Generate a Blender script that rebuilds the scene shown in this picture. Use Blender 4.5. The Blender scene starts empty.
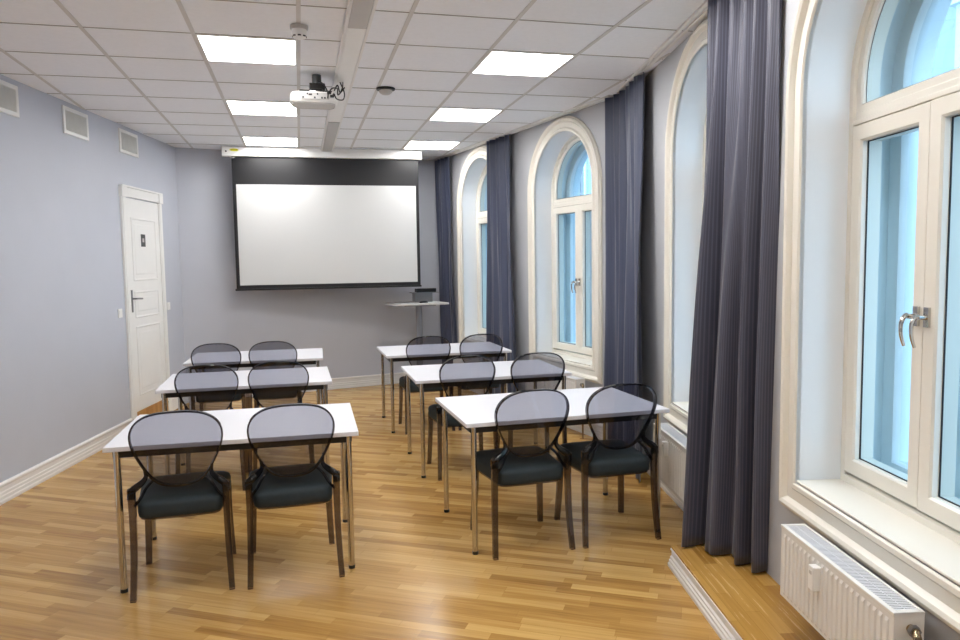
import bpy, bmesh, math, random
from mathutils import Vector, Matrix, geometry
random.seed(7)
D = bpy.data
C = bpy.context.scene.collection
PI = math.pi

# ------------------------------------------------------------------ camera
HC = 1.62
CEIL = 2.977
F = 735.0
YAW, PITCH, ROLL = [math.radians(a) for a in (-13.7, -4.6, -0.85)]
cy, sy, cp, sp = math.cos(YAW), math.sin(YAW), math.cos(PITCH), math.sin(PITCH)
fw = Vector((-sy * cp, cy * cp, sp)); rt = Vector((cy, sy, 0)); up = rt.cross(fw)
r2 = rt * math.cos(ROLL) + up * math.sin(ROLL)
u2 = -rt * math.sin(ROLL) + up * math.cos(ROLL)
cd = D.cameras.new('camera'); cam = D.objects.new('camera', cd); C.objects.link(cam)
m = Matrix((r2, u2, -fw)).transposed().to_4x4(); m.translation = Vector((0, 0, HC))
cam.matrix_world = m
cd.sensor_width = 36; cd.lens = F / 960 * 36; cd.clip_start = 0.02; cd.clip_end = 300
bpy.context.scene.camera = cam

# ------------------------------------------------------------------ materials
def lin(c):
    def f(v):
        v /= 255.0
        return v / 12.92 if v <= 0.04045 else ((v + 0.055) / 1.055) ** 2.4
    return (f(c[0]), f(c[1]), f(c[2]), 1.0)

def mat(name, rgb, rough=0.5, metal=0.0, noise=0.04, nscale=8.0, bump=0.0, bscale=60.0, spec=0.5, coat=0.0, sheen=0.0):
    """principled material with a gentle procedural tone variation"""
    mt = D.materials.new(name); mt.use_nodes = True
    nt = mt.node_tree; b = nt.nodes['Principled BSDF']
    c = lin(rgb)
    b.inputs['Roughness'].default_value = rough
    b.inputs['Metallic'].default_value = metal
    b.inputs['Specular IOR Level'].default_value = spec
    b.inputs['Coat Weight'].default_value = coat
    b.inputs['Sheen Weight'].default_value = sheen
    tc = nt.nodes.new('ShaderNodeTexCoord'); nz = nt.nodes.new('ShaderNodeTexNoise')
    nz.inputs['Scale'].default_value = nscale; nz.inputs['Detail'].default_value = 3
    nt.links.new(tc.outputs['Object'], nz.inputs['Vector'])
    rp = nt.nodes.new('ShaderNodeValToRGB')
    rp.color_ramp.elements[0].position = 0.3; rp.color_ramp.elements[1].position = 0.7
    rp.color_ramp.elements[0].color = tuple(v * (1 - noise) for v in c[:3]) + (1,)
    rp.color_ramp.elements[1].color = tuple(min(1, v * (1 + noise)) for v in c[:3]) + (1,)
    nt.links.new(nz.outputs['Fac'], rp.inputs['Fac']); nt.links.new(rp.outputs['Color'], b.inputs['Base Color'])
    if bump:
        n2 = nt.nodes.new('ShaderNodeTexNoise'); n2.inputs['Scale'].default_value = bscale
        nt.links.new(tc.outputs['Object'], n2.inputs['Vector'])
        bp = nt.nodes.new('ShaderNodeBump'); bp.inputs['Strength'].default_value = bump; bp.inputs['Distance'].default_value = 0.003
        nt.links.new(n2.outputs['Fac'], bp.inputs['Height']); nt.links.new(bp.outputs['Normal'], b.inputs['Normal'])
    return mt

def emit(name, rgb, s):
    mt = D.materials.new(name); mt.use_nodes = True; nt = mt.node_tree
    nt.nodes.remove(nt.nodes['Principled BSDF'])
    e = nt.nodes.new('ShaderNodeEmission'); e.inputs['Color'].default_value = lin(rgb); e.inputs['Strength'].default_value = s
    tc = nt.nodes.new('ShaderNodeTexCoord'); nz = nt.nodes.new('ShaderNodeTexNoise'); nz.inputs['Scale'].default_value = 3
    mr = nt.nodes.new('ShaderNodeMapRange'); mr.inputs['To Min'].default_value = s * 0.97; mr.inputs['To Max'].default_value = s * 1.03
    nt.links.new(tc.outputs['Object'], nz.inputs['Vector']); nt.links.new(nz.outputs['Fac'], mr.inputs['Value'])
    nt.links.new(mr.outputs['Result'], e.inputs['Strength'])
    nt.links.new(e.outputs[0], nt.nodes['Material Output'].inputs['Surface'])
    return mt

def clear(name, rgb, gloss=0.9, rough=0.03, ior=1.45, haze=0.0, hz=(90, 90, 95)):
    """thin see-through sheet: tinted transparency plus fresnel reflection"""
    mt = D.materials.new(name); mt.use_nodes = True; nt = mt.node_tree
    nt.nodes.remove(nt.nodes['Principled BSDF'])
    tr = nt.nodes.new('ShaderNodeBsdfTransparent'); tr.inputs['Color'].default_value = lin(rgb)
    gl = nt.nodes.new('ShaderNodeBsdfGlossy'); gl.inputs['Roughness'].default_value = rough
    gl.inputs['Color'].default_value = (gloss, gloss, gloss, 1)
    fr = nt.nodes.new('ShaderNodeFresnel'); fr.inputs['IOR'].default_value = ior
    geo = nt.nodes.new('ShaderNodeNewGeometry')
    # same fresnel seen from either face of the sheet
    mth = nt.nodes.new('ShaderNodeMath'); mth.operation = 'MULTIPLY'
    inv = nt.nodes.new('ShaderNodeMath'); inv.operation = 'SUBTRACT'; inv.inputs[0].default_value = 1.0
    nt.links.new(geo.outputs['Backfacing'], inv.inputs[1])
    nt.links.new(fr.outputs[0], mth.inputs[0]); nt.links.new(inv.outputs[0], mth.inputs[1])
    mx = nt.nodes.new('ShaderNodeMixShader')
    nt.links.new(mth.outputs[0], mx.inputs[0])
    base = tr
    if haze:
        df = nt.nodes.new('ShaderNodeBsdfDiffuse'); df.inputs['Color'].default_value = lin(hz)
        mh = nt.nodes.new('ShaderNodeMixShader'); mh.inputs[0].default_value = haze
        nt.links.new(tr.outputs[0], mh.inputs[1]); nt.links.new(df.outputs[0], mh.inputs[2]); base = mh
    nt.links.new(base.outputs[0], mx.inputs[1]); nt.links.new(gl.outputs[0], mx.inputs[2])
    nt.links.new(mx.outputs[0], nt.nodes['Material Output'].inputs['Surface'])
    return mt

def wood(name, ang, tones, rough=0.28, strip=(0.42, 0.058)):
    mt = D.materials.new(name); mt.use_nodes = True; nt = mt.node_tree; b = nt.nodes['Principled BSDF']
    L = nt.links.new; N = nt.nodes.new
    tc = N('ShaderNodeTexCoord'); mp = N('ShaderNodeMapping'); mp.inputs['Rotation'].default_value = (0, 0, -ang)
    L(tc.outputs['Object'], mp.inputs['Vector'])
    br = N('ShaderNodeTexBrick'); br.offset = 0.37; br.offset_frequency = 2; br.squash = 1.0
    br.inputs['Scale'].default_value = 1.0
    br.inputs['Brick Width'].default_value = strip[0]; br.inputs['Row Height'].default_value = strip[1]
    br.inputs['Mortar Size'].default_value = 0.0012; br.inputs['Mortar Smooth'].default_value = 0.4
    br.inputs['Bias'].default_value = 0.0
    br.inputs['Color1'].default_value = (0, 0, 0, 1); br.inputs['Color2'].default_value = (1, 1, 1, 1)
    br.inputs['Mortar'].default_value = (0.12, 0.12, 0.12, 1)
    # uneven strip ends: shift x by a noise that changes from row to row
    sx = N('ShaderNodeSeparateXYZ'); L(mp.outputs['Vector'], sx.inputs[0])
    row = N('ShaderNodeMath'); row.operation = 'DIVIDE'; row.inputs[1].default_value = strip[1]; L(sx.outputs['Y'], row.inputs[0])
    fl = N('ShaderNodeMath'); fl.operation = 'FLOOR'; L(row.outputs[0], fl.inputs[0])
    wn = N('ShaderNodeTexWhiteNoise'); wn.noise_dimensions = '1D'; L(fl.outputs[0], wn.inputs['W'])
    ax = N('ShaderNodeMath'); ax.operation = 'MULTIPLY_ADD'; ax.inputs[1].default_value = 0.9; L(wn.outputs['Value'], ax.inputs[0]); L(sx.outputs['X'], ax.inputs[2])
    cx = N('ShaderNodeCombineXYZ'); L(ax.outputs[0], cx.inputs['X']); L(sx.outputs['Y'], cx.inputs['Y'])
    L(cx.outputs[0], br.inputs['Vector'])
    mp2 = N('ShaderNodeMapping'); mp2.inputs['Scale'].default_value = (2.2, 46, 1); L(cx.outputs[0], mp2.inputs['Vector'])
    nz = N('ShaderNodeTexNoise'); nz.inputs['Scale'].default_value = 1.0; nz.inputs['Detail'].default_value = 6; nz.inputs['Roughness'].default_value = 0.62
    L(mp2.outputs[0], nz.inputs['Vector'])
    mix = N('ShaderNodeMath'); mix.operation = 'MULTIPLY_ADD'; mix.inputs[1].default_value = 0.42
    sep = N('ShaderNodeSeparateColor'); L(br.outputs['Color'], sep.inputs[0]); L(sep.outputs[0], mix.inputs[0])
    g = N('ShaderNodeMath'); g.operation = 'MULTIPLY'; g.inputs[1].default_value = 0.62; L(nz.outputs['Fac'], g.inputs[0]); L(g.outputs[0], mix.inputs[2])
    rp = N('ShaderNodeValToRGB'); cr = rp.color_ramp
    cr.elements[0].position = 0.15; cr.elements[0].color = lin(tones[0])
    cr.elements[1].position = 0.8; cr.elements[1].color = lin(tones[2])
    e = cr.elements.new(0.45); e.color = lin(tones[1])
    L(mix.outputs[0], rp.inputs['Fac']); L(rp.outputs['Color'], b.inputs['Base Color'])
    b.inputs['Roughness'].default_value = rough
    rr = N('ShaderNodeMapRange'); rr.inputs['To Min'].default_value = rough - 0.05; rr.inputs['To Max'].default_value = rough + 0.12
    L(nz.outputs['Fac'], rr.inputs['Value']); L(rr.outputs[0], b.inputs['Roughness'])
    b.inputs['Specular IOR Level'].default_value = 0.42
    bm_ = N('ShaderNodeBump'); bm_.inputs['Strength'].default_value = 0.12; bm_.inputs['Distance'].default_value = 0.001
    L(nz.outputs['Fac'], bm_.inputs['Height']); L(bm_.outputs[0], b.inputs['Normal'])
    return mt

def stripes(name, rgb1, rgb2, freq):
    """curtain cloth: fine vertical pinstripes following the cloth (UV)"""
    mt = D.materials.new(name); mt.use_nodes = True; nt = mt.node_tree; b = nt.nodes['Principled BSDF']
    L = nt.links.new; N = nt.nodes.new
    tc = N('ShaderNodeTexCoord'); sx = N('ShaderNodeSeparateXYZ'); L(tc.outputs['UV'], sx.inputs[0])
    a = N('ShaderNodeMath'); a.operation = 'MULTIPLY'; a.inputs[1].default_value = freq * 2 * PI; L(sx.outputs['X'], a.inputs[0])
    s = N('ShaderNodeMath'); s.operation = 'SINE'; L(a.outputs[0], s.inputs[0])
    mr = N('ShaderNodeMapRange'); mr.inputs['From Min'].default_value = 0.1; mr.inputs['From Max'].default_value = 0.9; L(s.outputs[0], mr.inputs['Value'])
    mx = N('ShaderNodeMix'); mx.data_type = 'RGBA'; mx.inputs[6].default_value = lin(rgb1); mx.inputs[7].default_value = lin(rgb2)
    L(mr.outputs[0], mx.inputs[0]); L(mx.outputs[2], b.inputs['Base Color'])
    b.inputs['Roughness'].default_value = 0.48; b.inputs['Sheen Weight'].default_value = 0.25; b.inputs['Specular IOR Level'].default_value = 0.45
    b.inputs['Sheen Roughness'].default_value = 0.4
    nz = N('ShaderNodeTexNoise'); nz.inputs['Scale'].default_value = 14; L(tc.outputs['Object'], nz.inputs['Vector'])
    bp = N('ShaderNodeBump'); bp.inputs['Strength'].default_value = 0.25; bp.inputs['Distance'].default_value = 0.01
    L(nz.outputs['Fac'], bp.inputs['Height']); L(bp.outputs[0], b.inputs['Normal'])
    return mt

M = dict(
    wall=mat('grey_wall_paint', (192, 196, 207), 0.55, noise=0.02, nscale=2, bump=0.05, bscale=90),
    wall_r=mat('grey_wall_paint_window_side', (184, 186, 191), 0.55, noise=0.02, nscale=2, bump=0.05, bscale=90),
    ceil=mat('ceiling_tile', (238, 241, 246), 0.9, noise=0.015, nscale=30, bump=0.08, bscale=300),
    bar=mat('ceiling_bar', (206, 205, 204), 0.6, noise=0.02),
    joint_shadow=mat('ceiling_joint_shadow', (160, 158, 154), 0.8, noise=0.02),  # grey stands in for the thin shadow along the tile edges
    trim=mat('white_trim_paint', (230, 229, 227), 0.28, noise=0.01, nscale=3),
    casing=mat('cream_window_paint', (234, 230, 220), 0.25, noise=0.012, nscale=3),
    reveal=mat('white_reveal_paint', (232, 236, 240), 0.35, noise=0.01, nscale=3),
    outer=mat('outer_window_white', (218, 230, 236), 0.4, noise=0.01),
    gasket=mat('black_gasket', (14, 16, 22), 0.5),
    door=mat('white_door_paint', (238, 238, 236), 0.3, noise=0.01),
    pane=clear('window_glass', (222, 238, 246), 0.9, 0.01, 1.45),
    pane_out=clear('outer_window_glass', (228, 240, 246), 0.9, 0.01, 1.4),
    chrome=mat('chrome', (205, 203, 200), 0.14, 1.0, noise=0.02),
    steel=mat('brushed_steel', (150, 150, 152), 0.3, 1.0, noise=0.04),
    dkmetal=mat('dark_grey_metal', (84, 86, 88), 0.4, 0.4),
    greymetal=mat('grey_painted_metal', (138, 142, 152), 0.4, 0.3),
    brass=mat('nickel_brass', (170, 150, 120), 0.25, 1.0, noise=0.05),
    black=mat('black_plastic', (18, 18, 20), 0.35, noise=0.1),
    frame=mat('dark_table_frame', (30, 28, 30), 0.4, 0.3, noise=0.05),
    top=mat('white_laminate', (226, 226, 232), 0.32, noise=0.008, nscale=4),
    cushion=mat('dark_teal_cushion', (34, 45, 50), 0.75, noise=0.12, nscale=40, bump=0.2, bscale=400),
    smoke=clear('smoked_polycarbonate_panel', (215, 216, 222), 0.9, 0.06, 1.5, 0.03, (70, 70, 80)),
    smoke_rim=clear('smoked_polycarbonate_edge', (135, 131, 140), 0.9, 0.08, 1.5, 0.28, (12, 12, 18)),
    smoke_leg=clear('smoked_polycarbonate_leg', (186, 177, 174), 0.9, 0.08, 1.5, 0.16, (60, 52, 52)),
    rad=mat('radiator_enamel', (230, 229, 226), 0.25, noise=0.01),
    grille=mat('radiator_grille', (214, 216, 222), 0.35, noise=0.02),
    dark=mat('dark_recess', (50, 50, 54), 0.8),
    ventback=mat('vent_back', (84, 86, 88), 0.8),
    ventin=mat('vent_grey', (232, 233, 230), 0.6, noise=0.05),
    plastic=mat('white_plastic', (236, 236, 234), 0.3, noise=0.01),
    greyp=mat('grey_plastic', (190, 188, 186), 0.4, noise=0.02),
    screen=mat('matte_white_screen', (204, 205, 205), 0.8, noise=0.004, nscale=2),
    mask=mat('black_screen_cloth', (20, 20, 24), 0.36, noise=0.05),
    led=emit('light_panel', (255, 253, 250), 10.0),
    yellow=mat('yellow_sticker', (226, 218, 30), 0.5),
    ink=mat('sticker_ink', (60, 60, 30), 0.6),
    lect=mat('pale_grey_laminate', (196, 194, 192), 0.4, noise=0.02),
    facade=mat('street_facade_stucco', (146, 166, 180), 0.9, noise=0.05, nscale=0.8),
    facade2=mat('street_facade_trim', (186, 202, 212), 0.9, noise=0.03),
    facwin=mat('street_window_glass', (72, 92, 108), 0.2, noise=0.1),
    sign=mat('dark_sign', (58, 60, 60), 0.35, noise=0.25, nscale=60),
    street=mat('street_asphalt', (120, 122, 124), 0.9, noise=0.1),
)
FLA = math.radians(-31)
M['floor'] = wood('oak_parquet', FLA, ((132, 92, 44), (180, 138, 76), (210, 172, 106)), rough=0.2)
M['floor2'] = wood('oak_parquet_platform', math.radians(78.7), ((124, 84, 34), (168, 124, 58), (196, 154, 84)), rough=0.22, strip=(0.5, 0.062))
M['oak'] = wood('oak_board', math.radians(0), ((150, 104, 48), (182, 132, 70), (205, 160, 96)), rough=0.4)
M['cloth'] = stripes('pinstripe_curtain_cloth', (68, 69, 84), (90, 90, 106), 110)
M['cloth2'] = stripes('pinstripe_curtain_cloth_blue', (60, 66, 88), (78, 84, 106), 110)

# ------------------------------------------------------------------ mesh helpers
def obj(name, bm, material, parent=None, smooth=False, bevel=0, auto=None):
    me = D.meshes.new(name)
    bmesh.ops.recalc_face_normals(bm, faces=bm.faces[:])
    bm.to_mesh(me); bm.free()
    mats = material if isinstance(material, (list, tuple)) else [material]
    for mm in mats: me.materials.append(mm)
    if smooth:
        for p in me.polygons: p.use_smooth = True
        if auto is not None:
            me.set_sharp_from_angle(angle=math.radians(auto))
    o = D.objects.new(name, me); C.objects.link(o)
    if parent: o.parent = parent
    if bevel:
        md = o.modifiers.new('bevel', 'BEVEL'); md.width = bevel; md.segments = 2; md.limit_method = 'ANGLE'; md.angle_limit = math.radians(40)
    return o

def tag(o, label, cat=None, group=None):
    o['label'] = label
    if cat: o['category'] = cat
    if group: o['group'] = group
    return o

def struct(o, label=None):
    o['kind'] = 'structure'
    if label: o['label'] = label
    return o

def empty(name, loc=(0, 0, 0), rz=0):
    o = D.objects.new(name, None); C.objects.link(o); o.location = loc; o.rotation_euler = (0, 0, rz)
    o.empty_display_size = 0.1
    return o

I4 = Matrix.Identity(4)
def box(bm, x0, x1, y0, y1, z0, z1, T=I4, mi=0):
    vs = [bm.verts.new(T @ Vector(p)) for p in ((x0, y0, z0), (x1, y0, z0), (x1, y1, z0), (x0, y1, z0), (x0, y0, z1), (x1, y0, z1), (x1, y1, z1), (x0, y1, z1))]
    for q in ((3, 2, 1, 0), (4, 5, 6, 7), (0, 1, 5, 4), (1, 2, 6, 5), (2, 3, 7, 6), (3, 0, 4, 7)):
        f = bm.faces.new([vs[i] for i in q]); f.material_index = mi
    return vs

def ring_loft(bm, rings, closed_ring=True, cap=True, loop=False):
    R = [[bm.verts.new(p) for p in r] for r in rings]
    n = len(R[0]); seq = list(range(len(R) - 1)) + ([len(R) - 1] if loop else [])
    for i in seq:
        a, b = R[i], R[(i + 1) % len(R)]
        for j in range(n if closed_ring else n - 1):
            k = (j + 1) % n
            bm.faces.new((a[j], a[k], b[k], b[j]))
    if cap and closed_ring and not loop:
        bm.faces.new(R[0][::-1]); bm.faces.new(R[-1])
    return R

def tube(bm, pts, rad, seg=10, flat=None):
    """pts list of Vector; rad float, list, or (a,b) pairs for oval/rect section; flat='sq' makes square section"""
    pts = [Vector(p) for p in pts]; n = len(pts)
    rings = []
    ref = None
    for i, p in enumerate(pts):
        t = (pts[min(i + 1, n - 1)] - pts[max(i - 1, 0)]).normalized()
        if ref is None:
            ref = Vector((1, 0, 0)) if abs(t.x) < 0.9 else Vector((0, 1, 0))
        a = (ref - t * ref.dot(t)).normalized(); b = t.cross(a); ref = a
        r = rad[i] if isinstance(rad, list) else rad
        ra, rb = r if isinstance(r, tuple) else (r, r)
        if flat == 'sq':
            c = 0.72
            sec = [(1, c), (c, 1), (-c, 1), (-1, c), (-1, -c), (-c, -1), (c, -1), (1, -c)]
        else:
            sec = [(math.cos(2 * PI * k / seg), math.sin(2 * PI * k / seg)) for k in range(seg)]
        rings.append([p + a * (ra * s[0]) + b * (rb * s[1]) for s in sec])
    ring_loft(bm, rings)

def cyl(bm, c, r, z0, z1, seg=20, r1=None):
    r1 = r if r1 is None else r1
    rings = [[Vector((c[0] + rr * math.cos(2 * PI * k / seg), c[1] + rr * math.sin(2 * PI * k / seg), z)) for k in range(seg)] for rr, z in ((r, z0), (r1, z1))]
    ring_loft(bm, rings)

def lathe(bm, prof, c=(0, 0, 0), seg=24):
    rings = [[Vector((c[0] + r * math.cos(2 * PI * k / seg), c[1] + r * math.sin(2 * PI * k / seg), c[2] + z)) for k in range(seg)] for r, z in prof]
    ring_loft(bm, rings)

def catmull(P, n=6, closed=False):
    out = []; N_ = len(P)
    for i in range(N_ if closed else N_ - 1):
        g = (lambda k: P[k % N_]) if closed else (lambda k: P[max(0, min(N_ - 1, k))])
        p0, p1, p2, p3 = g(i - 1), g(i), g(i + 1), g(i + 2)
        for k in range(n):
            t = k / n
            out.append(tuple(0.5 * (2 * b + (c - a) * t + (2 * a - 5 * b + 4 * c - d) * t * t + (-a + 3 * b - 3 * c + d) * t ** 3) for a, b, c, d in zip(p0, p1, p2, p3)))
    if not closed: out.append(tuple(P[-1]))
    return out

# ------------------------------------------------------------------ room plan
class Facet:
    def __init__(self, p, d, flip=1):
        self.p = Vector(p); self.d = Vector(d).normalized()
        self.n = Vector((self.d.y, -self.d.x)) * flip      # n points OUT of the room
        self.ang = math.atan2(self.d.y, self.d.x)
    def at(self, s, off, z):
        q = self.p + self.d * s + self.n * off
        return Vector((q.x, q.y, z))
    def s_of(self, q): return (Vector(q) - self.p).dot(self.d)
    def T(self):
        """local x along the wall, local y out of the room, z up"""
        return Matrix(((self.d.x, self.n.x, 0, self.p.x), (self.d.y, self.n.y, 0, self.p.y), (0, 0, 1, 0), (0, 0, 0, 1)))

def meet(a, b):
    det = a.d.x * -b.d.y + b.d.x * a.d.y
    r = b.p - a.p
    s = (r.x * -b.d.y + b.d.x * r.y) / det
    return a.p + a.d * s

LEFT = Facet((-2.02, 5.8), (0.197, 1), -1)
BACK = Facet((-1.36, 9.2), (1, 0.215), -1)
FAR = Facet((2.53, 6.41), (-0.191, 1))
NEAR = Facet((2.48, 4.75), (0.2, 1))
REAR = Facet((0, -3.0), (1, 0), 1)
P_lb, P_bf, P_fn, P_nr, P_rl = meet(LEFT, BACK), meet(BACK, FAR), meet(FAR, NEAR), meet(NEAR, REAR), meet(REAR, LEFT)
poly = [P_rl, P_nr, P_fn, P_bf, P_lb]

def flat_poly(name, z, material, flip=False):
    bm = bmesh.new(); vs = [bm.verts.new((p.x, p.y, z)) for p in poly]; f = bm.faces.new(vs)
    if flip: f.normal_flip()
    me = D.meshes.new(name); bm.to_mesh(me); bm.free(); me.materials.append(material)
    o = D.objects.new(name, me); C.objects.link(o); return struct(o)
flat_poly('floor', 0, M['floor'])
flat_poly('ceiling', CEIL, M['ceil'], True)

A_ = 0.53; ZB = 0.645; ZS = 2.30        # window opening: half width, sill, springing
NSEG = 28
def outline(w, zb=None, zs=ZS, a=A_):
    """opening outline grown outward by w: list of (s,z)"""
    zb = ZB - w if zb is None else zb
    pts = [(-(a + w), zb)]
    for k in range(NSEG + 1):
        t = PI - PI * k / NSEG
        pts.append(((a + w) * math.cos(t), zs + (a + w) * math.sin(t)))
    pts.append(((a + w), zb))
    return pts

def wall(name, F_, s0, s1, holes, material, label=None):
    bm = bmesh.new()
    loops = [[(s0, 0), (s1, 0), (s1, CEIL), (s0, CEIL)]] + [[(c + s, z) for s, z in outline(0)] for c in holes]
    vecs = [[Vector((s, z, 0)) for s, z in l] for l in loops]
    flatv = [v for l in vecs for v in l]
    tris = geometry.tessellate_polygon(vecs)
    bv = [bm.verts.new(F_.at(v.x, 0, v.y)) for v in flatv]
    for t in tris:
        try: bm.faces.new([bv[i] for i in t])
        except ValueError: pass
    o = obj(name, bm, material); return struct(o, label)

WC = {1: (FAR, 2.20), 2: (FAR, 0.31), 3: (NEAR, -0.85), 4: (NEAR, -2.625)}
wall('wall_left', LEFT, LEFT.s_of(P_rl), LEFT.s_of(P_lb), [], M['wall'])
wall('wall_back', BACK, BACK.s_of(P_lb), BACK.s_of(P_bf), [], M['wall'])
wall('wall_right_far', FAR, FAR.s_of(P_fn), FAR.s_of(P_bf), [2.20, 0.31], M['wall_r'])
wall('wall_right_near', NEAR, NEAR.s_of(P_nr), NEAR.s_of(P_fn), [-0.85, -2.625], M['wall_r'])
wall('wall_rear', REAR, REAR.s_of(P_rl), REAR.s_of(P_nr), [], M['wall'])

# ceiling grid: main runners, and cross joint shadows painted as grey bars, under the tiles
def inside(x, y):
    k = False
    for i in range(5):
        a, b = poly[i], poly[(i + 1) % 5]
        if (a.y > y) != (b.y > y) and x < (b.x - a.x) * (y - a.y) / (b.y - a.y) + a.x: k = not k
    return k
def clip_line(p, d):
    ts = []
    for i in range(5):
        a, b = poly[i], poly[(i + 1) % 5]; e = b - a
        det = d.x * -e.y + e.x * d.y
        if abs(det) < 1e-9: continue
        r = a - p; t = (r.x * -e.y + e.x * r.y) / det; u = (d.x * r.y - d.y * r.x) / det
        if -1e-6 <= u <= 1 + 1e-6: ts.append(t)
    return (min(ts), max(ts)) if len(ts) >= 2 else None
bm = bmesh.new()
for L in range(-4, 9):
    x = -1.76 + 0.6 * L; c = clip_line(Vector((x, 0)), Vector((0, 1)))
    if c: box(bm, x - 0.012, x + 0.012, c[0] + 0.01, c[1] - 0.01, CEIL - 0.004, CEIL - 0.0005)
g = obj('trim_1', bm, M['bar']); struct(g, 'pale grey metal runners of the suspended ceiling')
bm = bmesh.new()
for k in range(-13, 9):
    y = 4.70 + 0.6 * k; c = clip_line(Vector((0, y)), Vector((1, 0)))
    if c: box(bm, c[0] + 0.01, c[1] - 0.01, y - 0.004, y + 0.004, CEIL - 0.003, CEIL - 0.0004)
g = obj('trim_2', bm, M['joint_shadow']); struct(g, 'thin grey bars painting the shadow lines at the cross joints of the ceiling tiles')

# ------------------------------------------------------------------ baseboards and rails
PROF = [(0, 0), (0.024, 0), (0.024, 0.022), (0.020, 0.028), (0.020, 0.05), (0.016, 0.056), (0.016, 0.074), (0.012, 0.08), (0.012, 0.112), (0.018, 0.118), (0.018, 0.132), (0.010, 0.142), (0, 0.142)]
def run(bm, F_, s0, s1, prof, z0=0, base=0.0):
    ring_loft(bm, [[F_.at(s, -(d + base), z0 + z) for d, z in prof] for s in (s0, s1)])
def baseboard(name, F_, spans):
    bm = bmesh.new()
    for a, b in spans: run(bm, F_, a, b, PROF)
    struct(obj(name, bm, M['trim']))
sl0, sl1 = LEFT.s_of(P_rl), LEFT.s_of(P_lb)
baseboard('baseboard_left', LEFT, [(sl0 + .02, 1.915), (2.935, sl1 - .01)])
baseboard('baseboard_back', BACK, [(BACK.s_of(P_lb) + .01, BACK.s_of(P_bf) - .01)])
baseboard('baseboard_right_far', FAR, [(FAR.s_of(P_fn) + .005, FAR.s_of(P_bf) - .02)])
baseboard('baseboard_right_near', NEAR, [(-1.30, NEAR.s_of(P_fn) - .005)])

# raised platform along the near windows
PE = Facet((1.865, 3.42), (0.2, 1))
PZ = 0.11
bm = bmesh.new()
yb = -2.98
q0 = PE.p; q1 = PE.p + PE.d * ((yb - 3.42) / PE.d.y)
wn0 = NEAR.p + NEAR.d * ((3.445 - 4.75) / NEAR.d.y); wn1 = NEAR.p + NEAR.d * ((yb - 4.75) / NEAR.d.y)
ring = [q0, wn0, wn1, q1]
ring_loft(bm, [[Vector((p.x - (0.012 if i in (0, 3) else 0.002), p.y, z)) for i, p in enumerate(ring)] for z in (PZ - 0.012, PZ)])
o = obj('floor.001', bm, M['floor2']); struct(o, 'raised oak platform along the near windows')
bm = bmesh.new()
ring_loft(bm, [[Vector((p.x, p.y - (0.003 if i < 2 else 0), z)) for i, p in enumerate(ring)] for z in (0.001, PZ - 0.012)])
o = obj('trim_3', bm, M['trim']); struct(o)
bm = bmesh.new()
PP = [(0, 0), (0.03, 0), (0.03, 0.018), (0.024, 0.024), (0.024, 0.036), (0.018, 0.041), (0.018, 0.052), (0.010, 0.058), (0.010, 0.082), (0.016, 0.088), (0.016, 0.096), (0, 0.0975)]
run(bm, PE, -6.5, 0.0, PP, 0.0005)
o = obj('trim_4', bm, M['trim']); struct(o, 'white stepped moulding along the platform edge')

# curtain rails
def rail(name, F_, s0, s1):
    bm = bmesh.new()
    for o1, o2 in ((-0.075, -0.055), (-0.115, -0.095)):
        run(bm, F_, s0, s1, [(0, 0), (0.02, 0), (0.02, 0.016), (0, 0.016)], CEIL - 0.017, -o2)
    return bm
o = obj('curtain_rail', rail('r', FAR, FAR.s_of(P_fn) + 0.12, FAR.s_of(P_bf) - 0.13), M['plastic'])
tag(o, 'white double curtain rail on the ceiling above the two far arched windows', 'curtain rail')
o = obj('curtain_rail', rail('r', NEAR, -6.0, NEAR.s_of(P_fn) - 0.06), M['plastic'])
tag(o, 'white double curtain rail on the ceiling above the two near arched windows', 'curtain rail')

# ------------------------------------------------------------------ windows
CAS = [(0.0, 0.002), (0.0, 0.02), (0.008, 0.028), (0.026, 0.028), (0.034, 0.018), (0.04, 0.014), (0.084, 0.014), (0.09, 0.022), (0.098, 0.034), (0.112, 0.040), (0.124, 0.036), (0.130, 0.022), (0.14, 0.018), (0.14, 0.002)]
def loft_outlines(F_, c, seq, zs=ZS, closed=True, zbf=None):
    """seq: list of (w, off); lofts closed outline loops"""
    bm = bmesh.new(); rings = []
    for w, off in seq:
        zb = None if zbf is None else zbf(w)
        rings.append([F_.at(c + s, off, z) for s, z in outline(w, zb, zs)])
    R = [[bm.verts.new(p) for p in r] for r in rings]
    n = len(R[0])
    for i in range(len(R) - 1):
        for j in range(n):
            k = (j + 1) % n
            bm.faces.new((R[i][j], R[i][k], R[i + 1][k], R[i + 1][j]))
    return bm
def rect_frame(bm, T, x0, x1, z0, z1, wd, y0, y1, bev=0.008):
    """rectangular frame with chamfered inner edge, local coordinates"""
    def loop(i, y): return [T @ Vector(p) for p in ((x0 + i, y, z0 + i), (x1 - i, y, z0 + i), (x1 - i, y, z1 - i), (x0 + i, y, z1 - i))]
    seq = [(0, y1), (0, y0 + 0.004), (0.004, y0), (wd - bev, y0), (wd, y0 + bev), (wd, y1)]
    R = [[bm.verts.new(p) for p in loop(i, y)] for i, y in seq]
    for i in range(len(R)):
        a, b = R[i], R[(i + 1) % len(R)]
        for j in range(4):
            k = (j + 1) % 4; bm.faces.new((a[j], a[k], b[k], b[j]))
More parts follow.
